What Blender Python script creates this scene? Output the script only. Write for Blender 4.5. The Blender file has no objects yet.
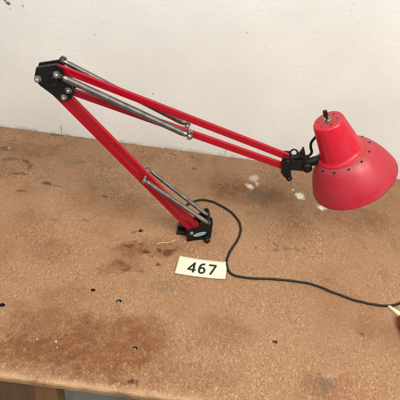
import bpy, bmesh, math, random
from mathutils import Vector, Matrix, noise
random.seed(7)
S = bpy.context.scene
COL = S.collection
PI = math.pi
V = Vector

# ------------------------------------------------------------------ node helpers
class Nt:
    def __init__(self, name):
        self.m = bpy.data.materials.new(name); self.m.use_nodes = True
        self.t = self.m.node_tree; self.b = self.t.nodes['Principled BSDF']
        self.tc = self.n('ShaderNodeTexCoord')
    def n(self, typ, **kw):
        x = self.t.nodes.new(typ)
        for k, v in kw.items(): setattr(x, k, v)
        return x
    def l(self, a, b): self.t.links.new(a, b)
    def put(self, sock, v):
        if hasattr(v, 'links') or isinstance(v, bpy.types.NodeSocket): self.l(v, sock)
        else: sock.default_value = v
    def noise(self, vec, scale, detail=4, rough=.55, dist=0):
        x = self.n('ShaderNodeTexNoise'); self.l(vec, x.inputs['Vector'])
        x.inputs['Scale'].default_value = scale; x.inputs['Detail'].default_value = detail
        x.inputs['Roughness'].default_value = rough; x.inputs['Distortion'].default_value = dist
        return x
    def ramp(self, fac, stops, interp='LINEAR'):
        x = self.n('ShaderNodeValToRGB'); self.l(fac, x.inputs[0]); r = x.color_ramp; r.interpolation = interp
        while len(r.elements) < len(stops): r.elements.new(.5)
        for e, (p, c) in zip(r.elements, stops):
            e.position = p; e.color = c if len(c) == 4 else (*c, 1)
        return x.outputs[0]
    def rng(self, v, a, b, c=0., d=1., smooth=True):
        x = self.n('ShaderNodeMapRange'); x.interpolation_type = 'SMOOTHSTEP' if smooth else 'LINEAR'
        self.put(x.inputs[0], v)
        for i, q in enumerate((a, b, c, d)): x.inputs[1 + i].default_value = q
        return x.outputs[0]
    def math(self, op, a, b=0.):
        x = self.n('ShaderNodeMath', operation=op); self.put(x.inputs[0], a); self.put(x.inputs[1], b); return x.outputs[0]
    def mix(self, fac, a, b, mode='MIX'):
        x = self.n('ShaderNodeMix', data_type='RGBA', blend_type=mode); self.put(x.inputs[0], fac)
        for s, v in ((x.inputs[6], a), (x.inputs[7], b)):
            if isinstance(v, tuple) and len(v) == 3: v = (*v, 1)
            self.put(s, v)
        return x.outputs[2]
    def vec(self, op, a, b):
        x = self.n('ShaderNodeVectorMath', operation=op); self.put(x.inputs[0], a); self.put(x.inputs[1], b); return x
    def mapping(self, v, scale=(1, 1, 1), rot=(0, 0, 0), loc=(0, 0, 0)):
        x = self.n('ShaderNodeMapping'); self.l(v, x.inputs[0]); x.inputs['Scale'].default_value = scale
        x.inputs['Rotation'].default_value = rot; x.inputs['Location'].default_value = loc; return x.outputs[0]
    def bump(self, h, strength, dist, prev=None):
        x = self.n('ShaderNodeBump'); self.put(x.inputs['Strength'], strength); x.inputs['Distance'].default_value = dist
        self.l(h, x.inputs['Height'])
        if prev is not None: self.l(prev, x.inputs['Normal'])
        return x.outputs[0]
    def out(self, color=None, rough=None, normal=None, metal=None, spec=None):
        for k, v in (('Base Color', color), ('Roughness', rough), ('Normal', normal), ('Metallic', metal), ('Specular IOR Level', spec)):
            if v is None: continue
            if isinstance(v, tuple) and len(v) == 3: v = (*v, 1)
            self.put(self.b.inputs[k], v)
        return self.m
    def spot(self, P, warp, x, y, rx, ry, ang, soft=.45, amount=1., z=0.):
        """soft irregular patch on the board at x, y (metres)"""
        m = self.n('ShaderNodeMapping', vector_type='TEXTURE'); self.l(warp, m.inputs[0])
        m.inputs['Location'].default_value = (x, y, z); m.inputs['Rotation'].default_value = (0, 0, ang)
        m.inputs['Scale'].default_value = (rx, ry, max(rx, ry) * 4)
        d = self.vec('LENGTH', m.outputs[0], (0, 0, 0)).outputs['Value']
        return self.rng(d, 1., 1. - soft, 0., amount)

    def spots(self, rows, warp, soft, op):
        acc = None
        for x, y, rx, ry, ang, amt in rows:
            src = warp
            if acc is not None:
                v = self.n('ShaderNodeVectorMath', operation='MULTIPLY_ADD'); self.l(acc, v.inputs[0]); v.inputs[1].default_value = (1e-7,) * 3
                self.l(warp, v.inputs[2]); src = v.outputs[0]
            s = self.spot(None, src, x, y, rx, ry, ang, soft, amt)
            if acc is None: acc = s
            else:
                m = self.n('ShaderNodeMath', operation=op, use_clamp=True); self.l(acc, m.inputs[0]); self.l(s, m.inputs[1]); acc = m.outputs[0]
        return acc

# ------------------------------------------------------------------ materials
def mat_board():
    n = Nt('particle_board'); P = n.tc.outputs['Object']
    w = n.noise(P, 60, 4, .6)
    off = n.vec('SUBTRACT', w.outputs['Color'], (.5, .5, .5)).outputs[0]
    sc = n.n('ShaderNodeVectorMath', operation='SCALE'); n.l(off, sc.inputs[0]); sc.inputs['Scale'].default_value = .022
    W = n.vec('ADD', P, sc.outputs[0]).outputs[0]
    sc2 = n.n('ShaderNodeVectorMath', operation='SCALE'); n.l(off, sc2.inputs[0]); sc2.inputs['Scale'].default_value = .06
    W2 = n.vec('ADD', P, sc2.outputs[0]).outputs[0]
    # chips: layers of small stretched cells in different directions
    def chip(sc_, r, st):
        v = n.n('ShaderNodeTexVoronoi'); n.l(n.mapping(P, st, (0, 0, r)), v.inputs['Vector']); v.inputs['Scale'].default_value = sc_
        q = n.n('ShaderNodeSeparateColor'); n.l(v.outputs['Color'], q.inputs[0]); return q
    b0, b1, b2 = chip(540, .5, (1, .55, 1)), chip(820, 2.2, (1, .6, 1)), chip(1050, -.6, (1, .65, 1))
    fine = n.noise(P, 620, 3, .75)
    f = n.math('ADD', n.math('MULTIPLY', b0.outputs[0], .30), n.math('ADD', n.math('MULTIPLY', b1.outputs[0], .30), n.math('MULTIPLY', fine.outputs[0], .55)))
    col = n.ramp(f, [(.25, (.205, .096, .044)), (.45, (.288, .152, .078)), (.66, (.338, .187, .099)), (.90, (.45, .278, .154))])
    col = n.mix(n.rng(b2.outputs[1], .90, .95, 0, .42), col, (.58, .40, .24))
    col = n.mix(n.rng(b2.outputs[2], .90, .95, 0, .45), col, (.17, .085, .045))
    col = n.mix(n.rng(b1.outputs[2], .965, .975, 0, .6), col, (.13, .06, .03))
    col = n.mix(n.rng(b0.outputs[1], .955, .97, 0, .5), col, (.58, .39, .24))
    wear = n.noise(P, 8.5, 6, .68, .6)
    sepw = n.n('ShaderNodeSeparateXYZ'); n.l(P, sepw.inputs[0])
    front = n.rng(sepw.outputs[1], .40, .56, .15, 1.)
    wr = n.math('MULTIPLY', n.rng(wear.outputs[0], .36, .62), front)
    col = n.mix(n.math('MULTIPLY', wr, .62), col, (.326, .182, .100))
    # broad tone: greyer, dirtier toward the wall, redder damp stains toward the front
    sep = n.n('ShaderNodeSeparateXYZ'); n.l(P, sep.inputs[0])
    back = n.rng(sep.outputs[1], .60, .95, 0, 1)
    bign = n.noise(P, 5.5, 5, .6, .3)
    midn = n.noise(P, 17, 5, .62, .4)
    grime = n.math('MULTIPLY', back, n.rng(midn.outputs[0], .3, .7, .35, 1.))
    col = n.mix(n.math('MULTIPLY', grime, .62), col, n.mix(1., col, (.64, .68, .71), 'MULTIPLY'))
    col = n.mix(n.math('MULTIPLY', n.rng(bign.outputs[0], .48, .66), .5), col, n.mix(1., col, (.80, .68, .60), 'MULTIPLY'))
    col = n.mix(n.math('MULTIPLY', n.rng(midn.outputs[0], .55, .72), .42), col, n.mix(1., col, (.72, .60, .52), 'MULTIPLY'))
    # placed stains and darker patches, each list run one spot after the other into a single mask
    col = n.mix(n.math('MULTIPLY', n.spots(STAINS_AND_PATCHES, W2, .5, 'ADD'), n.rng(n.noise(P, 75, 4, .7).outputs[0], .28, .58, .45, 1.)), col, n.mix(1., col, (.58, .42, .31), 'MULTIPLY'))
    col = n.mix(n.spots(GREYS, W2, .8, 'MAXIMUM'), col, (.13, .10, .072))
    col = n.mix(n.spots(DRIPS, W, .5, 'MAXIMUM'), col, n.mix(1., col, (.32, .22, .17), 'MULTIPLY'))
    pm = n.spots(PAINTS, W, .75, 'MAXIMUM')
    pm2 = n.math('MULTIPLY', pm, n.rng(n.noise(P, 240, 3, .7).outputs[0], .33, .50, .22, 1))
    col = n.mix(pm2, col, (.80, .74, .64))
    scr = n.noise(n.mapping(P, (7, 190, 1), (0, 0, .5)), 1.6, 4, .7); scr2 = n.noise(n.mapping(P, (210, 6, 1), (0, 0, .25)), 1.5, 4, .7)
    sm = n.math('MAXIMUM', n.rng(scr.outputs[0], .66, .74), n.rng(scr2.outputs[0], .67, .75))
    col = n.mix(n.math('MULTIPLY', sm, .22), col, (.52, .38, .24))
    # worn, paler front arris and darker lower edge
    edge = n.rng(sep.outputs[1], EDGE_Y + .012, EDGE_Y + .001, 0, .55)
    col = n.mix(n.math('MULTIPLY', edge, n.rng(midn.outputs[0], .35, .6)), col, (.60, .40, .23))
    under = n.rng(sep.outputs[2], -.002, -.009, 0, .85)
    col = n.mix(under, col, n.mix(1., col, (.72, .58, .44), 'MULTIPLY'))
    nor = n.bump(n.math('ADD', b1.outputs[0], fine.outputs[0]), .45, .0006)
    return n.out(col, n.math('SUBTRACT', n.rng(midn.outputs[0], .3, .7, .66, .86), n.math('MULTIPLY', wr, .20)), nor, spec=.3)

def mat_wall():
    n = Nt('painted_wall'); P = n.tc.outputs['Object']
    big = n.noise(P, 6, 4, .6); mid = n.noise(P, 40, 4, .6)
    peel = n.noise(P, 210, 2, .5); peel2 = n.noise(P, 480, 2, .5)
    col = n.ramp(big.outputs[0], [(.3, (.695, .698, .668)), (.7, (.775, .778, .748))])
    col = n.mix(n.rng(mid.outputs[0], .55, .75, 0, .22), col, (.72, .69, .64))
    # dark specks
    vo = n.n('ShaderNodeTexVoronoi'); n.l(P, vo.inputs['Vector']); vo.inputs['Scale'].default_value = 60
    sp = n.n('ShaderNodeSeparateColor'); n.l(vo.outputs['Color'], sp.inputs[0])
    speck = n.math('MULTIPLY', n.rng(vo.outputs['Distance'], .10, .04), n.rng(sp.outputs[0], .50, .9))
    col = n.mix(n.math('MULTIPLY', speck, .42), col, (.33, .27, .22))
    off = n.vec('SUBTRACT', mid.outputs['Color'], (.5, .5, .5)).outputs[0]
    sc = n.n('ShaderNodeVectorMath', operation='SCALE'); n.l(off, sc.inputs[0]); sc.inputs['Scale'].default_value = .004
    W = n.vec('ADD', P, sc.outputs[0]).outputs[0]
    sc3 = n.n('ShaderNodeVectorMath', operation='SCALE')
    n.l(n.vec('SUBTRACT', peel2.outputs['Color'], (.5, .5, .5)).outputs[0], sc3.inputs[0]); sc3.inputs['Scale'].default_value = .006
    W3 = n.vec('ADD', P, sc3.outputs[0]).outputs[0]
    def mark(Wv, x, z, rx, rz, ang, soft, amt):
        m = n.n('ShaderNodeMapping', vector_type='TEXTURE'); n.l(Wv, m.inputs[0])
        m.inputs['Location'].default_value = (x, .940, z); m.inputs['Rotation'].default_value = (0, ang, 0)
        m.inputs['Scale'].default_value = (rx, .05, rz)
        return n.rng(n.vec('LENGTH', m.outputs[0], (0, 0, 0)).outputs['Value'], 1., 1. - soft, 0., amt)
    for a in WALL_MARKS:
        W_ = W3 if a[7] else W
        col = n.mix(mark(W_, *a[:4], a[4], a[5], a[6]), col, (.075, .06, .05))
    # scuffed dirty line along the bench
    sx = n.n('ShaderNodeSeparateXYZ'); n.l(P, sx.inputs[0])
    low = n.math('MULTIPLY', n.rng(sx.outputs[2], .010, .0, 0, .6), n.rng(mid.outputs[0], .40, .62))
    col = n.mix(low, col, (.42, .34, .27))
    nor = n.bump(peel.outputs[0], n.rng(big.outputs[0], .3, .7, .12, .30), .0020)
    nor = n.bump(peel2.outputs[0], .18, .0007, nor)
    return n.out(col, .62, nor, spec=.35)

def mat_red(name, base, faded, rough, fade=.0, lo=.45, hi=.65, spec=.5, grime_top=0., crease=0.):
    n = Nt(name); P = n.tc.outputs['Object']
    a = n.noise(P, 28, 5, .65); b = n.noise(P, 160, 4, .7)
    f = n.math('MULTIPLY', n.rng(a.outputs[0], lo, hi), fade)
    col = n.mix(f, base, faded)
    col = n.mix(n.rng(b.outputs[0], .66, .76, 0, .45), col, (.16, .015, .018))
    c_ = n.noise(P, 420, 3, .75); g_ = n.n('ShaderNodeNewGeometry'); sz = n.n('ShaderNodeSeparateXYZ'); n.l(g_.outputs['Normal'], sz.inputs[0])
    dust = n.math('MULTIPLY', n.rng(sz.outputs[2], .15, .95), n.math('MULTIPLY', n.rng(a.outputs[0], .35, .7, .3, 1), n.rng(c_.outputs[0], .40, .72)))
    col = n.mix(n.math('MULTIPLY', dust, .05), col, (.42, .27, .24))
    s1 = n.noise(n.mapping(P, (26, 26, 420), (.5, .3, .2)), 1.5, 4, .7); s2 = n.noise(n.mapping(P, (420, 30, 26), (.2, .9, .4)), 1.5, 4, .7)
    scr = n.math('MAXIMUM', n.rng(s1.outputs[0], .67, .72), n.rng(s2.outputs[0], .69, .74))
    col = n.mix(n.math('MULTIPLY', scr, .10), col, (.50, .14, .15))
    if grime_top:
        col = n.mix(n.math('MULTIPLY', n.rng(sz.outputs[2], .74, .82, 0, grime_top), n.rng(c_.outputs[0], .25, .6, .3, 1)), col, (.20, .045, .040))
    if crease:
        q = n.vec('DOT_PRODUCT', n.vec('SUBTRACT', P, tuple(CP)).outputs[0], tuple(AX)).outputs['Value']
        col = n.mix(n.math('MULTIPLY', n.rng(q, .0755, .0630, 0, crease), n.rng(b.outputs[0], .35, .62, .15, 1)), col, (.235, .075, .062))
        col = n.mix(n.math('MULTIPLY', n.rng(q, .1120, .1185, 0, .5), n.rng(b.outputs[0], .40, .62)), col, (.16, .012, .016))
    r = n.math('ADD', n.rng(a.outputs[0], .3, .7, rough - .08, rough + .12), n.math('ADD', n.math('MULTIPLY', scr, .12), n.math('MULTIPLY', dust, .35)))
    return n.out(col, r, n.bump(b.outputs[0], .12, .0006), spec=spec)

def mat_plain(name, base, rough=.5, metal=0., var=.25, scale=70, bump=.1, dust=None, spec=None):
    n = Nt(name); P = n.tc.outputs['Object']
    a = n.noise(P, scale, 4, .6)
    dark = tuple(c * (1 - var) for c in base); light = tuple(min(1, c * (1 + var)) for c in base)
    col = n.ramp(a.outputs[0], [(.3, dark), (.7, light)])
    if dust:
        g = n.n('ShaderNodeNewGeometry'); s = n.n('ShaderNodeSeparateXYZ'); n.l(g.outputs['Normal'], s.inputs[0])
        col = n.mix(n.math('MULTIPLY', n.rng(s.outputs[2], .3, 1., 0, .5), n.rng(n.noise(P, scale * 3, 4, .7).outputs[0], .35, .65)), col, dust)
    return n.out(col, n.rng(a.outputs[0], .3, .7, rough * .85, min(1, rough * 1.2)), n.bump(a.outputs[0], bump, .0006), metal, spec)

def mat_wood(name, base, dark):
    n = Nt(name); P = n.tc.outputs['Object']
    g = n.noise(n.mapping(P, (40, 40, 3)), 2.4, 5, .65, 1.2)
    g2 = n.noise(n.mapping(P, (240, 240, 7)), 2, 3, .6)
    f = n.math('ADD', n.math('MULTIPLY', g.outputs[0], .65), n.math('MULTIPLY', g2.outputs[0], .35))
    return n.out(n.ramp(f, [(.34, dark), (.66, base)]), .6, n.bump(f, .25, .001))

EDGE_Y = .381
AX = V((.560, -.016, -.828)).normalized(); CP = V((.1680, 0, .2880))
# x, y, radius x, radius y, rotation, amount
STAINS_AND_PATCHES = [(-.20, .467, .085, .055, .2, .65), (-.20, .43, .10, .03, .05, .45), (-.10, .462, .085, .065, 0, .75), (-.12, .43, .09, .04, .0, .35), (-.047, .47, .05, .06, .5, .55), (-.19, .53, .055, .03, .2, .35),
          (-.243, .42, .06, .03, .1, .5), (-.14, .405, .12, .020, 0, .5), (-.243, .62, .05, .03, .4, .35), (.21, .433, .045, .035, 0, .35), (.02, .42, .10, .03, .1, .35),
          (-.11, .64, .05, .028, .3, .45), (-.07, .655, .085, .028, .2, .5), (-.128, .60, .03, .02, .1, .55), (-.10, .61, .03, .018, .1, .5), (.29, .545, .03, .025, 0, .3),
          (-.30, .69, .04, .02, 0, .35), (.1, .83, .10, .04, .1, .55), (.05, .85, .05, .04, 0, .4), (-.18, .75, .10, .05, 0, .4), (.30, .80, .10, .05, 0, .5), (.33, .54, .02, .03, 0, .3), (.06, .5, .06, .04, 0, .3),  # some of these are plain darker patches beneath the lamp head
          (-.36, .88, .08, .03, 0, .4), (-.40, .80, .05, .03, 0, .4), (-.28, .42, .025, .02, 0, .7), (.0, .705, .03, .02, 0, .6), (-.04, .72, .03, .03, .5, .35)]
GREYS = [(.116, .835, .035, .022, .3, .6), (.215, .438, .022, .017, .2, .55), (.105, .822, .025, .016, 0, .45), (-.04, .573, .025, .015, .2, .35), (.335, .662, .02, .013, 0, .4), (-.265, .85, .03, .02, 0, .3), (-.2, .80, .05, .03, 0, .25), (.28, .88, .06, .03, 0, .35)]
DRIPS = [(-.112, .652, .008, .006, .3, .7), (-.094, .660, .006, .0045, 0, .6), (-.104, .665, .005, .004, 0, .55), (-.060, .652, .006, .005, .2, .8), (-.034, .657, .008, .005, .3, .6), (-.070, .634, .004, .0035, 0, .7), (-.125, .612, .016, .009, .3, .45), (-.108, .600, .010, .006, .2, .45), (-.085, .60, .006, .004, .2, .4), (-.150, .585, .006, .004, 0, .4), (.052, .665, .005, .004, 0, .3), (.11, .69, .005, .004, 0, .4), (.147, .69, .009, .006, .2, .45), (.2, .70, .006, .005, 0, .4), (-.0813, .6437, .0105, .0075, .2, .8), (-.044, .6480, .0135, .0095, .4, .85), (-.0568, .6204, .0062, .0055, 0, .9), (-.0999, .6913, .0055, .0048, 0, .9), (-.112, .687, .006, .004, 0, .5),
         (-.2963, .784, .0115, .0085, .1, .85), (-.277, .780, .016, .0035, -.1, .55), (-.352, .838, .014, .0055, -.7, .65), (-.341, .826, .006, .011, 0, .6), (-.36, .80, .018, .0050, .35, .6), (-.384, .838, .018, .007, .2, .45), (-.335, .752, .016, .0045, .2, .65),
         (-.345, .80, .010, .004, .4, .5), (-.3896, .8352, .02, .008, .2, .45), (-.408, .868, .016, .007, .4, .6), (-.18, .768, .007, .005, 0, .75), (.285, .533, .006, .005, 0, .6), (.148, .70, .006, .004, 0, .5), (.168, .694, .011, .005, 0, .4), (.186, .697, .008, .005, 0, .4), (-.25, .86, .010, .004, 0, .45), (-.32, .935, .018, .005, 0, .5), (-.02, .885, .007, .005, 0, .7), (-.071, .923, .006, .004, 0, .7), (-.03, .922, .005, .004, 0, .6),
         (.034, .844, .004, .003, 0, .7), (.20, .62, .006, .004, 0, .3), (-.064, .399, .0055, .0045, .1, .95), (-.056, .398, .0045, .0045, .1, .8), (-.080, .397, .02, .006, 0, .4), (-.288, .418, .012, .010, 0, .6), (-.20, .70, .010, .005, 0, .35), (-.258, .69, .010, .004, .3, .4), (.05, .76, .006, .003, 0, .35)]
PAINTS = [(.0955, .852, .0125, .0085, -.35, .85), (.1035, .880, .0105, .0160, -.3, .5), (.110, .866, .008, .009, 0, .45), (.197, .843, .0135, .0115, -.3, 1.), (.185, .861, .0045, .005, 0, .7), (.2405, .8195, .016, .010, .2, .95),
          (-.213, .4475, .0026, .0024, 0, .9), (-.183, .4475, .0022, .0030, 0, .9), (-.181, .438, .002, .002, 0, .7), (-.186, .777, .0022, .0022, 0, .6), (-.4, .872, .006, .003, .3, .5), (.225, .452, .022, .007, .3, .10)]
# x, z, radius x, radius z, rotation, softness, amount, rough outline?
WALL_MARKS = [(-.3105, .0135, .0009, .0145, 0.05, .4, .9, 0), (.0404, .010, .0008, .0110, 0, .4, .75, 0), (.1651, .3019, .0020, .0016, .4, .8, .5, 1), (.0437, .2827, .0030, .0020, .3, .9, .5, 1), (-.2312, .2395, .0016, .0016, 0, .4, .6, 0),
              (-.1194, .130, .0020, .0016, 0, .4, .9, 0), (-.387, .2785, .0060, .0045, .3, .5, .9, 1), (-.392, .283, .003, .003, .3, .5, .9, 1), (-.3602, .2772, .0009, .0045, 0, .4, .9, 0), (-.385, .268, .0025, .0016, 0, .4, .5, 1),
              (.08, .262, .0016, .0013, 0, .4, .35, 0), (-.3, .20, .0012, .0022, .4, .4, .35, 0), (.215, .36, .002, .0014, 0, .4, .3, 0)]

M = {}
M['board'] = mat_board()
M['wall'] = mat_wall()
M['arm_red'] = mat_red('red_enamel', (.36, .0014, .012), (.36, .004, .018), .27, .6, spec=.3)
M['cap_red'] = mat_red('red_cap_enamel', (.52, .004, .022), (.45, .010, .030), .34, .7, grime_top=.45)
M['dome_red'] = mat_red('faded_red_enamel', (.41, .008, .026), (.385, .020, .036), .46, .8, .3, .7, crease=.6)
M['inner'] = mat_plain('white_reflector', (.72, .70, .66), .4, 0, .05)
M['black'] = mat_plain('black_casting', (.005, .005, .005), .42, 0, .4, 120, .25, (.035, .030, .025), .3)
M['steel'] = mat_plain('spring_steel', (.29, .28, .265), .36, 1., .3, 90, .05)
M['chrome'] = mat_plain('chrome_nut', (.34, .33, .31), .33, 1., .4, 260, .2)
M['dull'] = mat_plain('tarnished_zinc', (.27, .27, .23), .5, .7, .4, 300, .25)
M['cord'] = mat_plain('black_rubber', (.006, .0055, .005), .5, 0, .3, 90, .1, (.04, .034, .027), .3)
M['paper'] = mat_plain('cream_paper', (.67, .66, .51), .75, 0, .03, 40, .05)
M['ink'] = mat_plain('black_ink', (.010, .010, .012), .6, 0, .1)
M['blue'] = mat_plain('blue_badge', (.10, .24, .36), .35, 0, .25, 500)
M['badge_pale'] = mat_plain('pale_badge_print', (.55, .66, .70), .4, 0, .15, 500)
M['panel'] = mat_wood('brown_plywood', (.125, .045, .006), (.070, .022, .003))
M['panel_edge'] = mat_wood('orange_board', (.20, .075, .010), (.12, .040, .005))
M['floor'] = mat_plain('grey_concrete', (.52, .57, .57), .8, 0, .3, 9, .3)
M['handle'] = mat_plain('dark_red_handle', (.30, .006, .012), .32, 0, .25, 80)
M['blade'] = mat_plain('pale_worn_wood', (.68, .56, .36), .7, 0, .2, 160, .3)
M['straw'] = mat_plain('pale_straw', (.62, .45, .24), .7, 0, .2, 200)
M['hole'] = mat_plain('dark_vent', (.02, .006, .006), .8)

# ------------------------------------------------------------------ mesh helpers
def link(name, bm, mat, parent=None, smooth=True, angle=35):
    bmesh.ops.recalc_face_normals(bm, faces=bm.faces)
    me = bpy.data.meshes.new(name); bm.to_mesh(me); bm.free()
    me.materials.append(mat)
    if smooth:
        me.polygons.foreach_set('use_smooth', [True] * len(me.polygons))
        me.set_sharp_from_angle(angle=math.radians(angle))
    o = bpy.data.objects.new(name, me); COL.objects.link(o)
    if parent is not None: o.parent = parent
    return o
def frame(d):
    d = d.normalized(); a = V((0, 0, 1)) if abs(d.z) < .95 else V((0, 1, 0))
    x = d.cross(a).normalized(); return x, x.cross(d).normalized(), d
def tube(bm, pts, rad, seg=10, cap=True):
    pts = [V(p) for p in pts]; n = len(pts); rings = []; X = None
    for i, p in enumerate(pts):
        d = (pts[min(i + 1, n - 1)] - pts[max(i - 1, 0)]).normalized()
        if X is None: X, Y, _ = frame(d)
        else:
            X = (X - d * X.dot(d)).normalized(); Y = d.cross(X)
        Y = d.cross(X); r = rad[i] if isinstance(rad, (list, tuple)) else rad
        rings.append([bm.verts.new(p + (X * math.cos(2 * PI * k / seg) + Y * math.sin(2 * PI * k / seg)) * r) for k in range(seg)])
    for a, b in zip(rings, rings[1:]):
        for k in range(seg): bm.faces.new((a[k], a[(k + 1) % seg], b[(k + 1) % seg], b[k]))
    if cap: bm.faces.new(rings[0]); bm.faces.new(rings[-1][::-1])
def lathe(bm, base, axis, prof, seg=32, caps=True):
    """prof: (distance along axis, radius)"""
    base = V(base); X, Y, D = frame(V(axis)); rings = []
    for s, r in prof:
        c = base + D * s
        if r < 1e-6: rings.append([bm.verts.new(c)])
        else: rings.append([bm.verts.new(c + (X * math.cos(2 * PI * k / seg) + Y * math.sin(2 * PI * k / seg)) * r) for k in range(seg)])
    for a, b in zip(rings, rings[1:]):
        for k in range(seg):
            k2 = (k + 1) % seg
            if len(a) == 1 and len(b) == 1: continue
            if len(a) == 1: bm.faces.new((a[0], b[k2], b[k]))
            elif len(b) == 1: bm.faces.new((a[k], a[k2], b[0]))
            else: bm.faces.new((a[k], a[k2], b[k2], b[k]))
    if caps:
        if len(rings[0]) > 1: bm.faces.new(rings[0][::-1])
        if len(rings[-1]) > 1: bm.faces.new(rings[-1])
def bevelled(bm, w, seg=2):
    bmesh.ops.bevel(bm, geom=[e for e in bm.edges if e.is_manifold and e.calc_face_angle(0) > .5], offset=w, segments=seg, affect='EDGES', profile=.6)
def prism(bm, poly, w0, w1, yaw=None):
    """poly in lamp-plane (x, z); w toward the viewer"""
    f = lambda x, w, z: V((x, -w, z))
    a = [bm.verts.new(f(x, w0, z)) for x, z in poly]; b = [bm.verts.new(f(x, w1, z)) for x, z in poly]
    bm.faces.new(a); bm.faces.new(b[::-1])
    for i in range(len(poly)):
        j = (i + 1) % len(poly); bm.faces.new((a[i], b[i], b[j], a[j]))
def box(bm, lo, hi):
    vs = [bm.verts.new((x, y, z)) for x in (lo[0], hi[0]) for y in (lo[1], hi[1]) for z in (lo[2], hi[2])]
    for q in ((0, 1, 3, 2), (4, 6, 7, 5), (0, 4, 5, 1), (2, 3, 7, 6), (0, 2, 6, 4), (1, 5, 7, 3)): bm.faces.new([vs[i] for i in q])
def catmull(pts, per=10):
    pts = [V(p) for p in pts]; out = []
    for i in range(len(pts) - 1):
        p0, p1, p2, p3 = pts[max(i - 1, 0)], pts[i], pts[i + 1], pts[min(i + 2, len(pts) - 1)]
        for k in range(per):
            t = k / per
            out.append(.5 * ((2 * p1) + (p2 - p0) * t + (2 * p0 - 5 * p1 + 4 * p2 - p3) * t * t + (3 * p1 - p0 - 3 * p2 + p3) * t ** 3))
    out.append(pts[-1]); return out
def bar(bm, a, b, h, w0, w1, ext=.006, extb=None):
    a, b = V(a), V(b); d = (b - a).normalized(); nrm = V((-d.y, d.x)); a = a - d * ext; b = b + d * (ext if extb is None else extb)
    prism(bm, [tuple(a + nrm * h / 2), tuple(b + nrm * h / 2), tuple(b - nrm * h / 2), tuple(a - nrm * h / 2)], w0, w1)
def L(p, w=0.): return V((p[0], -w, p[1]))
def tag(o, label, cat, group=None):
    o['label'] = label; o['category'] = cat
    if group: o['group'] = group
    return o
def empty(name, loc):
    o = bpy.data.objects.new(name, None); COL.objects.link(o); o.location = loc; o.empty_display_size = .02; return o

# ------------------------------------------------------------------ setting
bm = bmesh.new(); box(bm, (-2.2, .940, -.75), (2.2, 1.06, 1.7))
o = link('wall', bm, M['wall'], smooth=False); o['kind'] = 'structure'
o.location = (0, 0, 0)
bm = bmesh.new(); box(bm, (-2.2, -2.5, -.85), (2.2, .938, -.752))
o = link('floor', bm, M['floor'], smooth=False); o['kind'] = 'structure'

# workbench -------------------------------------------------------------
bench = tag(empty('workbench', (0, 0, -.75)), 'worn brown particle board workbench top stained and pitted against the white wall', 'workbench')
X0, X1, Y0, Y1, TH = -.95, 1.05, EDGE_Y, .9385, .0135
bm = bmesh.new()
NX = 400; top = []; arris = []; low = []; bot = []
for i in range(NX + 1):
    x = X0 + (X1 - X0) * i / NX
    j = .0011 * noise.noise((x * 35, 0, 0)) + .0006 * noise.noise((x * 140, 3, 0))
    top.append(bm.verts.new((x, Y0 + .0045 + j, 0)))
    arris.append(bm.verts.new((x, Y0 + .0012 + j, -.0016 + .0006 * noise.noise((x * 90, 7, 0)))))
    low.append(bm.verts.new((x, Y0 + .0006 * noise.noise((x * 60, 5, 0)), -.0045)))
    bot.append(bm.verts.new((x, Y0 + .0008 * noise.noise((x * 60, 5, 0)), -TH)))
for i in range(NX):
    for a, b in ((top, arris), (arris, low), (low, bot)):
        bm.faces.new((a[i], a[i + 1], b[i + 1], b[i]))
bt = [bm.verts.new((X0, Y1, 0)), bm.verts.new((X1, Y1, 0))]; bb = [bm.verts.new((X0, Y1, -TH)), bm.verts.new((X1, Y1, -TH))]
bm.faces.new(top + [bt[1], bt[0]]); bm.faces.new(bot + [bb[1], bb[0]])
bm.faces.new((bt[0], bt[1], bb[1], bb[0]))
bm.faces.new([top[0], arris[0], low[0], bot[0], bb[0], bt[0]]); bm.faces.new([top[-1], arris[-1], low[-1], bot[-1], bb[1], bt[1]])
bmesh.ops.triangulate(bm, faces=[f for f in bm.faces if len(f.verts) > 4])
btop = link('bench_top', bm, M['board'], bench, smooth=False); btop.location = (0, 0, .75)
# real drilled holes
HOLES = [(-.2828, .4974, .0038, .3), (-.1523, .5484, .0029, 0), (-.107, .5338, .0036, .5), (-.067, .4535, .0031, 0), (.1443, .4963, .0030, 0), (-.0999, .6913, .0024, .2)]
bm = bmesh.new()
for x, y, r, a in HOLES:
    ring = []
    for z in (.004, -.0065):
        jit = [1 + .22 * noise.noise((x * 90 + math.cos(2 * PI * k / 18) * 1.6, y * 90 + math.sin(2 * PI * k / 18) * 1.6, 1)) for k in range(18)]
        ring.append([bm.verts.new((x + jit[k] * r * 1.25 * math.cos(t) * math.cos(a) - jit[k] * r * .95 * math.sin(t) * math.sin(a), y + jit[k] * r * 1.25 * math.cos(t) * math.sin(a) + jit[k] * r * .95 * math.sin(t) * math.cos(a), z))
                     for k in range(18) for t in [2 * PI * k / 18]])
    for k in range(18): bm.faces.new((ring[0][k], ring[0][(k + 1) % 18], ring[1][(k + 1) % 18], ring[1][k]))
    bm.faces.new(ring[0]); bm.faces.new(ring[1][::-1])
cut = link('hole_cutter', bm, M['hole'], smooth=False)
btop.data.materials.append(M['hole'])
md = btop.modifiers.new('holes', 'BOOLEAN'); md.operation = 'DIFFERENCE'; md.solver = 'EXACT'; md.object = cut; md.material_mode = 'TRANSFER'
bench_loc = btop.matrix_world
bpy.context.view_layer.update()
me = bpy.data.meshes.new_from_object(btop.evaluated_get(bpy.context.evaluated_depsgraph_get()))
btop.modifiers.clear(); btop.data = me
bpy.data.objects.remove(cut)
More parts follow.
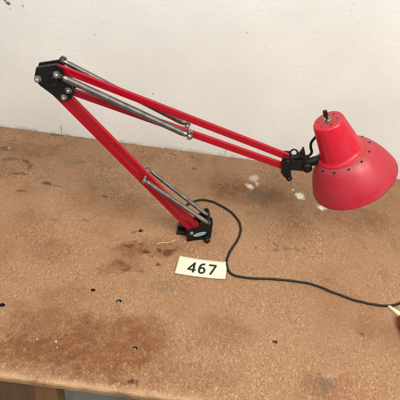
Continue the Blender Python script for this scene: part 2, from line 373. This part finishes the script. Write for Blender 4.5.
# old screw heads sunk in the holes
for x, y, r, a in HOLES:
    if (x, r) not in ((-.107, .0036), (-.067, .0031), (.1443, .0030)): continue
    bm = bmesh.new(); lathe(bm, (x - r * .25, y + r * .1, -.0062 if x < .1 else -.0052), (0, 0, 1), [(0, r * .8), (.0032, r * .8), (.0040, r * .6), (.0042, 0)] if x < .1 else [(0, r * .98), (.0036, r * .98), (.0042, r * .7), (.0043, 0)], 16)
    link('screw', bm, M['dull'] if x < .1 else M['panel'], bench).location = (0, 0, .75)
# boards of the bench end below the top
bm = bmesh.new(); box(bm, (-.95, Y0 + .008, -.75), (-.2045, Y0 + .032, -TH)); bevelled(bm, .001)
link('end_panel', bm, M['panel'], bench).location = (0, 0, .75)
bm = bmesh.new(); box(bm, (-.2035, Y0 + .006, -.75), (-.1690, Y0 + .034, -TH)); bevelled(bm, .0012)
link('leg', bm, M['panel_edge'], bench).location = (0, 0, .75)
bm = bmesh.new(); box(bm, (.93, Y0 + .006, -.75), (.98, Y0 + .034, -TH)); bevelled(bm, .0012)
link('leg', bm, M['panel_edge'], bench).location = (0, 0, .75)

# ------------------------------------------------------------------ desk lamp
YB = .6885
lamp = tag(empty('desk_lamp', (0, YB, 0)), 'red spring balanced swing arm desk lamp with black joints standing on the bench', 'desk lamp')

# base bracket: two cheek plates joined at the bottom, turned a little
yaw = math.radians(20); B0 = V((-.0128, -.0082, 0)); ex = V((math.cos(yaw), math.sin(yaw), 0)); ey = V((-math.sin(yaw), math.cos(yaw), 0))
def Bk(u, d, z): return B0 + ex * u + ey * d + V((0, 0, z))
def cheek(bm, d0, d1, poly):
    a = [bm.verts.new(Bk(u, d0, z)) for u, z in poly]; b = [bm.verts.new(Bk(u, d1, z)) for u, z in poly]
    bm.faces.new(a); bm.faces.new(b[::-1])
    for i in range(len(poly)):
        j = (i + 1) % len(poly); bm.faces.new((a[i], b[i], b[j], a[j]))
bm = bmesh.new()
cheek(bm, 0, .0035, [(0, .001), (.0435, .001), (.0435, .040), (.0410, .052), (.0345, .056), (.026, .046), (.012, .034), (0, .0275)])
cheek(bm, .0215, .0250, [(0, .001), (.0435, .001), (.0435, .044), (.0400, .054), (.0345, .056), (.026, .046), (.012, .034), (0, .0275)])
cheek(bm, .0036, .0214, [(.001, .0015), (.0425, .0015), (.0425, .014), (.001, .014)])
bevelled(bm, .0009)
br = link('base_bracket', bm, M['black'], lamp)
def bdisc(name, u, z, d, r, length, mat, parent, prof=None, seg=20):
    bm = bmesh.new(); lathe(bm, Bk(u, d, z), -ey, prof or [(0, r), (length * .7, r), (length, r * .75), (length, 0)], seg); return link(name, bm, mat, parent)
bdisc('bolt', .0060, .0225, 0, .0036, .0035, M['dull'], br)
bdisc('knob', .0345, .0058, 0, .0050, .011, M['black'], br, [(0, .0035), (.003, .0035), (.003, .0052), (.0095, .0050), (.011, .0038), (.011, 0)])
bdisc('pivot_pin', .0375, .0475, .0285, .0032, .034, M['black'], br)
# oval badge
bm = bmesh.new(); vs = []
for k in range(36):
    t = 2 * PI * k / 36; a, b_ = .0122 * math.cos(t), .0042 * math.sin(t)
    vs.append(bm.verts.new(Bk(.0215 + a * .985 - b_ * .17, -.0006, .0165 + a * .17 + b_ * .985)))
bm.faces.new(vs); r = bmesh.ops.extrude_face_region(bm, geom=bm.faces[:]); bmesh.ops.translate(bm, verts=[v for v in r['geom'] if isinstance(v, bmesh.types.BMVert)], vec=ey * .0012)
badge = link('badge', bm, M['blue'], br)
bm = bmesh.new()
def badge_pt(a, b_): return Bk(.0215 + a * .985 - b_ * .17, -.0009, .0165 + a * .17 + b_ * .985)
tube(bm, [badge_pt(.0110 * math.cos(2 * PI * k / 40), .0035 * math.sin(2 * PI * k / 40)) for k in range(41)], .00035, 6)
sx = -.0085
for k, (w_, up, dn) in enumerate([(.0020, .0017, -.0014), (.0018, .0006, -.0014), (.0018, .0006, -.0014), (.0020, .0006, -.0014), (.0018, .0017, -.0014), (.0018, .0006, -.0014), (.0018, .0006, -.0014)]):
    tube(bm, [badge_pt(sx, dn), badge_pt(sx + .0002, up), badge_pt(sx + w_ * .6, up * .6), badge_pt(sx + w_ * .75, dn)], .00032, 6); sx += w_ + .0005
link('badge_print', bm, M['badge_pale'], br)
# foot behind the bracket
bm = bmesh.new(); box(bm, (-.0340, .006, .0005), (.016, .030, .0040)); box(bm, (-.0335, .016, .0041), (-.010, .026, .0120)); bevelled(bm, .0012)
link('mounting_foot', bm, M['black'], lamp)

# lower arm: two bars side by side
A0, A1 = (-.2424, .2860), (-.0165, .0342)
Bb0, Bb1 = (-.2212, .2798), (-.0070, .0445)
ARM = []
for i, (a, b) in enumerate(((A0, A1), (Bb0, Bb1))):
    bm = bmesh.new(); bar(bm, a, b, .0094, -.0030, .0030, .004, .012); bevelled(bm, .0011)
    ob = link('arm_bar', bm, M['arm_red'], lamp)
# upper arm
T0, T1 = (-.2241, .3158), (.1250, .2131)
U0, U1 = (-.2137, .2812), (.1299, .1919)
for a, b in ((T0, T1), (U0, U1)):
    bm = bmesh.new(); bar(bm, a, b, .0102, -.0026, .0026, .004); bevelled(bm, .0011)
    link('arm_bar', bm, M['arm_red'], lamp)

# elbow casting
ELB = [(-.2527, .3159), (-.2244, .3248), (-.2169, .3212), (-.2143, .3089), (-.2044, .2957), (-.2005, .2862), (-.2050, .2727), (-.2185, .2653), (-.2334, .2751), (-.2498, .2877), (-.2575, .2977)]
bm = bmesh.new(); prism(bm, ELB, .0045, .0090); bevelled(bm, .0010)
elb = link('elbow_joint', bm, M['black'], lamp)
bm = bmesh.new(); prism(bm, ELB, -.0070, -.0040); bevelled(bm, .0010)
link('elbow_plate', bm, M['black'], elb)
# top flange of the elbow
bm = bmesh.new(); prism(bm, [(-.2520, .3135), (-.2250, .3225), (-.2250, .3205), (-.2520, .3115)], -.0055, .0055); prism(bm, [(-.2530, .3110), (-.2510, .3110), (-.2550, .2990), (-.2568, .2990)], -.0055, .0055)
link('elbow_flange', bm, M['black'], elb)
bm = bmesh.new(); lathe(bm, L((-.2284, .2988), .0095), (0, -1, 0), [(0, .0082), (.0022, .0080), (.0030, .0072), (.0030, .0052), (.0018, .0046), (.0018, 0)], 28)
link('elbow_boss', bm, M['black'], elb)
def acorn(name, p, w, r, h, mat, parent):
    bm = bmesh.new()
    lathe(bm, L(p, w), (0, -1, 0), [(0, r * 1.3), (.0008, r * 1.3), (.0010, r * 1.02)], 20)
    lathe(bm, L(p, w + .0008), (0, -1, 0), [(0, r * 1.05), (h * .35, r * 1.05)], 6)
    lathe(bm, L(p, w + .0008 + h * .34), (0, -1, 0), [(0, r * .98), (h * .25, r * .93), (h * .45, r * .72), (h * .58, r * .4), (h * .64, 0)], 20)
    return link(name, bm, mat, parent)
acorn('nut', (-.2214, .3145), .0165, .0042, .0065, M['chrome'], elb)
acorn('nut', (-.2517, .2990), .0091, .0041, .0075, M['dull'], elb)
acorn('nut', (-.2084, .2868), .0091, .0038, .0060, M['chrome'], elb)
acorn('nut', (-.2160, .2736), .0091, .0037, .0060, M['dull'], elb)
bm = bmesh.new(); tube(bm, [L((-.2225, .3165), -.021), L((-.2214, .3148), .020)], .0022, 12); lathe(bm, L((-.2225, .3165), -.0205), (0, 1, 0), [(0, .0055), (.004, .0052), (.006, .0035), (.0065, 0)], 16)
link('spring_pin', bm, M['chrome'], elb)

# springs -------------------------------------------------------------
def spring(a, b, wa, wb, R, wire, hook=.0030, pitch=1.06):
    a, b = L(a, wa), L(b, wb); X, Y, D = frame(b - a); Ln = (b - a).length
    n0, n1 = hook, Ln - hook; turns = int((n1 - n0) / (wire * 2 * pitch)); N = turns * 12
    pts = []
    for k in range(N + 1):
        t = 2 * PI * k / 12; s = n0 + (n1 - n0) * k / N
        e = min(1, min(s - n0, n1 - s) / .008 * .5 + .5)
        pts.append(a + D * s + (X * math.cos(t) + Y * math.sin(t)) * (R - wire) * e)
    bm = bmesh.new(); tube(bm, pts, wire, 6)
    # core keeps the closed coils from showing light through
    tube(bm, [a + D * (n0 + .002), a + D * (n1 - .002)], R - wire * 1.55, 12)
    # hook ends
    for P0, s, first in ((a, 1, pts[0]), (b, -1, pts[-1])):
        loop = [first] + [P0 + D * s * (hook - .0012)] + [P0 + D * s * (.0026 * math.cos(t)) + Y * .0026 * math.sin(t) for t in [PI * 2 * k / 16 for k in range(15)]]
        tube(bm, catmull(loop, 3), wire, 6)
    return link('spring', bm, M['steel'], lamp, angle=80)
spring((-.2165, .3118), (-.0289, .2392), .0155, .0155, .0052, .0005)
spring((-.2235, .3195), (-.0352, .2365), -.0150, -.0150, .0043, .0005)
spring((-.0934, .1390), (.0206, .0600), .0150, .0150, .0038, .00046)
spring((-.0905, .1370), (.0190, .0478), -.0150, -.0150, .0038, .00046)
# spring pins through the bars
def pin(p, q, w0, w1, r, nuts=True):
    bm = bmesh.new(); tube(bm, [L(p, w0), L(q, w1)], r, 12)
    for c, w, s in ((q, w1, -1), (p, w0, 1)):
        lathe(bm, L(c, w - .003 * -s * -1 if False else w), (0, s, 0), [(-.0035, r * 1.9), (.0005, r * 1.9), (.0015, r * 1.5), (.0020, 0)], 12)
    for w_, c in ((.0034, q), (-.0034, p)):
        tube(bm, [L(c, w_), L(c, w_ * 3.3)], r * 1.75, 14)
    return link('spring_pin', bm, M['chrome'], lamp)
pin((-.0340, .2365), (-.0280, .2390), -.0190, .0195, .0023)
pin((-.0925, .1385), (-.0935, .1385), -.0185, .0190, .0017)
bm = bmesh.new(); tube(bm, [L((.0190, .0478), -.021), L((.0206, .0596), .021)], .0018, 10); link('spring_pin', bm, M['black'], lamp)

# head joint -----------------------------------------------------------
bm = bmesh.new()
prism(bm, [(.1186, .2165), (.1280, .2175), (.1330, .2120), (.1345, .1900), (.1375, .1800), (.1330, .1740), (.1255, .1800), (.1190, .1880)], .0056, .0092)
prism(bm, [(.1186, .2165), (.1280, .2175), (.1330, .2120), (.1345, .1900), (.1375, .1800), (.1330, .1740), (.1255, .1800), (.1190, .1880)], -.0092, -.0056)
prism(bm, [(.1300, .2110), (.1480, .2150), (.1590, .2130), (.1640, .2040), (.1590, .1960), (.1440, .1950), (.1320, .1940)], -.0085, .0085)
bevelled(bm, .0012)
hj = link('head_joint', bm, M['black'], lamp)
acorn('bolt', (.1343, .1785), .0092, .0038, .005, M['black'], hj)
acorn('bolt', (.1250, .2120), .0092, .0036, .005, M['black'], hj)
bm = bmesh.new(); lathe(bm, L((.1570, .2040), .0085), (0, -1, 0), [(0, .0078), (.0040, .0076), (.0052, .0062), (.0052, .0036), (.0070, .0030), (.0075, 0)], 24)
link('pivot_cap', bm, M['dull'] if False else M['black'], hj)
# wing nut with a looped ear and a pointed ear
bm = bmesh.new()
c = V((.1325, -.002, .2225)); tube(bm, [c + V((math.cos(t) * .0056, math.sin(t) * .0016, math.sin(t) * .0060)) for t in [2 * PI * k / 20 for k in range(21)]], .0014, 8, False)
prism(bm, [(.1375, .2140), (.1530, .2145), (.1490, .2260), (.1462, .2330), (.1438, .2335), (.1425, .2270), (.1390, .2200)], -.003, .002)
tube(bm, [V((.1340, -.002, .2150)), V((.1440, -.002, .2190)), V((.1520, -.002, .2140))], .0042, 10)
link('wing_nut', bm, M['black'], hj)
# stub arm into the shade neck
bm = bmesh.new(); tube(bm, catmull([V((.1560, 0, .2045)), V((.1680, 0, .2130)), V((.1800, 0, .2230)), V((.1930, 0, .2300))], 5), [.0068] * 6 + [.0060] * 10, 14)
link('stub_arm', bm, M['black'], hj)

# shade ----------------------------------------------------------------
K = .00145
AX = V((.560, -.016, -.828)).normalized(); CP = V((.1680, 0, .2880))
def PX(l): return [(s * K, r * K) for s, r in l]
CAPP = [(0, 0), (0, 13.6), (.5, 14.9), (1.8, 15.8), (4, 16.3), (37.5, 21.6), (39.6, 22.3), (41.0, 23.6), (41.8, 25.6), (42.5, 26.0), (43.0, 25.6), (43.0, 24.6)]
bm = bmesh.new(); lathe(bm, CP, AX, PX(CAPP), 64, caps=False)
shade = link('shade_cap', bm, M['cap_red'], lamp)
DOMP = [(42.4, 22.5), (43.0, 25.2), (44.2, 27.0), (47, 30.2), (52, 33.9), (58, 37.4), (64, 40.4), (70, 42.9), (76, 44.8), (80.5, 45.8), (81.8, 46.6), (82.8, 46.6), (83.1, 45.8), (82.1, 45.2), (76, 43.8), (70, 41.9), (64, 39.4), (58, 36.4), (52.2, 32.9), (47.4, 29.2), (44.2, 26), (43, 23.5)]
bm = bmesh.new(); lathe(bm, CP, AX, PX(DOMP), 96, caps=False)
dome = link('lamp_shade', bm, M['dome_red'], lamp, angle=60)
dome.data.materials.append(M['inner'])
for p in dome.data.polygons:
    c = p.center - CP; s = c.dot(AX); r = (c - AX * s).length
    if p.normal.dot((c - AX * s).normalized()) < -.02 and p.index >= 96 * 11: p.material_index = 1
# socket inside the shade
bm = bmesh.new(); lathe(bm, CP, AX, PX([(36, 12), (52, 12), (53, 11), (53, 0)]), 24); link('bulb_socket', bm, M['inner'], dome)
X_, Y_, D_ = frame(AX)
def ring_holes(n, s, r, rad, phase, axis_up, name, parent):
    for k in range(n):
        bm = bmesh.new(); t = 2 * PI * k / n + phase; rd = X_ * math.cos(t) + Y_ * math.sin(t)
        c = CP + AX * s * K + rd * r * K; nn = (-AX * axis_up + rd * (1 - axis_up)).normalized()
        lathe(bm, c - nn * .0006, nn, [(0, rad), (.0009, rad), (.0009, 0)], 10)
        link(name, bm, M['hole'], parent)
PHASE = .15
ring_holes(6, .2, 9.8, .0016, .3, 1., 'vent_hole', shade)
ring_holes(12, 45.4, 28.8, .0018, PHASE, .70, 'vent_hole', dome)
# switch on the cap
bm = bmesh.new(); lathe(bm, CP - AX * -.0002 , -AX, [(0, .0066), (.0012, .0066), (.0016, .0050)], 24); lathe(bm, CP - AX * .0012, -AX, [(0, .0052), (.0028, .0052), (.0032, .0040), (.0034, 0)], 6)
sw = link('switch_nut', bm, M['chrome'], shade)
bm = bmesh.new(); up = (-AX + V((.10, 0, .10))).normalized(); b0 = CP - AX * .0030
tube(bm, [b0, b0 + up * .0050, b0 + up * .0051, b0 + up * .0135, b0 + up * .0142], [.0020, .0020, .0031, .0033, .0024], 14)
link('switch_stem', bm, M['black'], shade)

# power cord: lamp lead at the head and cord across the bench
bm = bmesh.new()
tube(bm, catmull([V((.1480, .004, .2150)), V((.1570, .006, .2150)), V((.1610, .008, .2210)), V((.1575, .008, .2300)), V((.1560, .008, .2390)), V((.1590, .008, .2480)), V((.1640, .008, .2590)), V((.1720, .008, .2620))], 8), .0021, 10)
link('head_cord', bm, M['cord'], lamp)
CORD = [(-.040, .7240, .0175), (-.033, .7480, .0100), (-.0218, .7740, .0029), (-.0037, .7900), (.0156, .7930), (.0397, .7842), (.0639, .7666), (.0792, .7426), (.0811, .717), (.0747, .6933), (.0635, .6646), (.0604, .6408), (.0658, .6225), (.0782, .6155), (.1057, .6150), (.1452, .6196), (.185, .6208), (.2142, .6181), (.2476, .6065), (.2808, .5973), (.3091, .5936), (.3364, .5950), (.3545, .6021), (.385, .622), (.43, .64), (.52, .63)]
pts = [V((p[0], p[1] - YB, p[2] if len(p) > 2 else .0022)) for p in CORD]
bm = bmesh.new(); pts = catmull(pts, 8)
for k_, p_ in enumerate(pts[20:]): p_.y += .0011 * noise.noise((k_ * .21, 0, 2)); p_.x += .0006 * noise.noise((k_ * .3, 4, 2))
tube(bm, pts, [.00205 + .00018 * noise.noise((k_ * .5, 9, 0)) for k_ in range(len(pts))], 12)
link('power_cord', bm, M['cord'], lamp)

# ------------------------------------------------------------------ number tag
tg = empty('number_tag', (.0185, .6236, .0008)); tag(tg, 'cream paper tag printed 467 lying on the bench before the lamp', 'tag')
cn = [V((-.0222, .6434)), V((.0620, .6430)), V((.0598, .6044)), V((-.0263, .6035))]
bm = bmesh.new(); NU, NV = 24, 10; g = []
def paper(u, v):
    p = (cn[0] * (1 - u) + cn[1] * u) * (1 - v) + (cn[3] * (1 - u) + cn[2] * u) * v
    z = .0006 + .0016 * (2 * u - 1) ** 4 * (1 if u > .5 else .5) + .0006 * (2 * v - 1) ** 2
    bow = -.0011 * (1 - (2 * u - 1) ** 2)
    return V((p.x - .0185, p.y - .6236 + bow, z))
for i in range(NU + 1): g.append([bm.verts.new(paper(i / NU, j / NV)) for j in range(NV + 1)])
for i in range(NU):
    for j in range(NV): bm.faces.new((g[i][j], g[i][j + 1], g[i + 1][j + 1], g[i + 1][j]))
pp = link('paper', bm, M['paper'], tg)
md = pp.modifiers.new('t', 'SOLIDIFY'); md.thickness = .0004; md.offset = -1
def ribbon(bm, pts, hw):
    """flat stroke in digit space (x right, y up, digit height 1) laid on the paper"""
    pts = [V(p) for p in pts]; rows = []
    for k, p in enumerate(pts):
        d0 = (pts[k] - pts[k - 1]).normalized() if k else (pts[1] - pts[0]).normalized()
        d1 = (pts[k + 1] - pts[k]).normalized() if k < len(pts) - 1 else d0
        t = (d0 + d1).normalized(); nn = V((-t.y, t.x)) * hw / max(.5, t.dot(d1))
        rows.append((p + nn, p - nn))
    vs = [[bm.verts.new(digit_pt(q)) for q in r_] for r_ in rows]
    for a_, b_ in zip(vs, vs[1:]): bm.faces.new((a_[0], a_[1], b_[1], b_[0]))
def digit_pt(q): return paper(.222 + .2415 * q.x, .81 - .575 * q.y) + V((0, 0, .00045 + .00002 * random.random()))
bm = bmesh.new()
W_ = .088
def seg_(a, b, n=6): return [(a[0] + (b[0] - a[0]) * k / n, a[1] + (b[1] - a[1]) * k / n) for k in range(n + 1)]
ribbon(bm, seg_((.50, 0), (.50, 1.0)), W_)                                   # 4
ribbon(bm, seg_((.52, .955), (.05, .27)) , W_ * .95)
ribbon(bm, seg_((.02, .27), (.70, .27)), W_ * .9)
six = [(1.36, .93)] + [(1.36 - .08 - .30 * math.sin(t), .93 - .02 + .03 * math.sin(t) - .62 * (1 - math.cos(t))) for t in [PI / 2 * k / 8 for k in range(1, 9)]]
six = [(1.38, .925), (1.27, .945), (1.15, .91), (1.05, .82), (.985, .68), (.965, .50), (.965, .36)]
six += [(1.19 + .225 * math.cos(t), .315 + .265 * math.sin(t)) for t in [PI * .98 + 2 * PI * k / 26 for k in range(27)]]
ribbon(bm, six, W_)                                                          # 6
ribbon(bm, seg_((1.70, .935), (2.34, .935)), W_)                             # 7
ribbon(bm, seg_((2.30, .93), (1.92, 0)), W_)
bmesh.ops.recalc_face_normals(bm, faces=bm.faces)
for f_ in bm.faces:
    if f_.normal.z < 0: f_.normal_flip()
nm = link('number', bm, M['ink'], tg, smooth=False)

# ------------------------------------------------------------------ tool at the right edge
tl = empty('hand_tool', (.3495, .5785, 0)); tag(tl, 'dark red handled tool with pale tip at the right edge of the bench', 'tool')
bm = bmesh.new(); prism(bm, [(0, 0), (0, 0), (0, 0)], 0, 0) if False else None
pl = [(-.0150, .0150), (-.0105, .0155), (.0040, .0055), (.0110, -.0030), (.0035, -.0075), (-.0060, .0050)]
a = [bm.verts.new((x, y, .0008)) for x, y in pl]; b = [bm.verts.new((x, y, .0042)) for x, y in pl]
bm.faces.new(a); bm.faces.new(b[::-1])
for i in range(6): bm.faces.new((a[i], b[i], b[(i + 1) % 6], a[(i + 1) % 6]))
bevelled(bm, .0009); link('tip', bm, M['blade'], tl)
bm = bmesh.new(); d = V((.18, -1, 0)).normalized()
prof = [(0, .0078), (.003, .0105), (.012, .0118), (.03, .0112), (.055, .0118), (.085, .0105), (.10, .0085), (.104, .004), (.1045, 0)]
lathe(bm, V((.0035, -.0090, .0110)), d, prof, 28); link('handle', bm, M['handle'], tl)

# pale straw sliver near the base
bm = bmesh.new(); tube(bm, catmull([V((-.0660, .6640, .0012)), V((-.0560, .6690, .0018)), V((-.0460, .6715, .0010)), V((-.0340, .6800, .0014))], 6), [.0003] + [.0007] * 17 + [.0003], 6)
tag(link('straw_sliver', bm, M['straw'], None), 'thin pale straw sliver lying on the bench left of the lamp base', 'sliver')

# ------------------------------------------------------------------ camera
P_, R_, H_ = math.radians(43), math.radians(7.6), .74
f = V((0, math.cos(P_), -math.sin(P_))); r0 = V((1, 0, 0)); u0 = r0.cross(f)
c_ = r0 * math.cos(R_) + u0 * math.sin(R_); d_ = -r0 * math.sin(R_) + u0 * math.cos(R_)
cam = bpy.data.cameras.new('camera'); co = bpy.data.objects.new('camera', cam); COL.objects.link(co)
mw = Matrix.Identity(4)
for i in range(3): mw[i][0], mw[i][1], mw[i][2] = c_[i], d_[i], -f[i]
mw.translation = V((0, 0, H_)); co.matrix_world = mw
cam.sensor_width = 36; cam.lens = 560 / 400 * 36; cam.clip_start = .02; cam.clip_end = 50
S.camera = co

# ------------------------------------------------------------------ light: soft overhead shop lighting
wd = bpy.data.worlds.new('World'); S.world = wd; wd.use_nodes = True
bg = wd.node_tree.nodes['Background']; bg.inputs[0].default_value = (1, .965, .92, 1); bg.inputs[1].default_value = .36
def area(name, loc, target, sx, sy, power, col):
    l = bpy.data.lights.new(name, 'AREA'); l.shape = 'RECTANGLE'; l.size = sx; l.size_y = sy; l.energy = power; l.color = col
    o = bpy.data.objects.new(name, l); COL.objects.link(o); o.location = loc
    o.rotation_euler = (V(target) - V(loc)).to_track_quat('-Z', 'Y').to_euler()
area('ceiling_lamp', (.60, -.22, 1.62), (.05, .75, .05), 1.15, .6, 39, (1, .962, .888))
area('far_ceiling_lamp', (-1.1, -.5, 1.8), (0, .7, 0), 1.3, .5, 17, (1, .965, .91))
S.view_settings.view_transform = 'Standard'; S.view_settings.look = 'None'; S.view_settings.exposure = 0; S.view_settings.gamma = 1
S.render.engine = 'CYCLES'; S.cycles.use_denoising = True; S.cycles.max_bounces = 5; S.cycles.diffuse_bounces = 3; S.cycles.glossy_bounces = 3
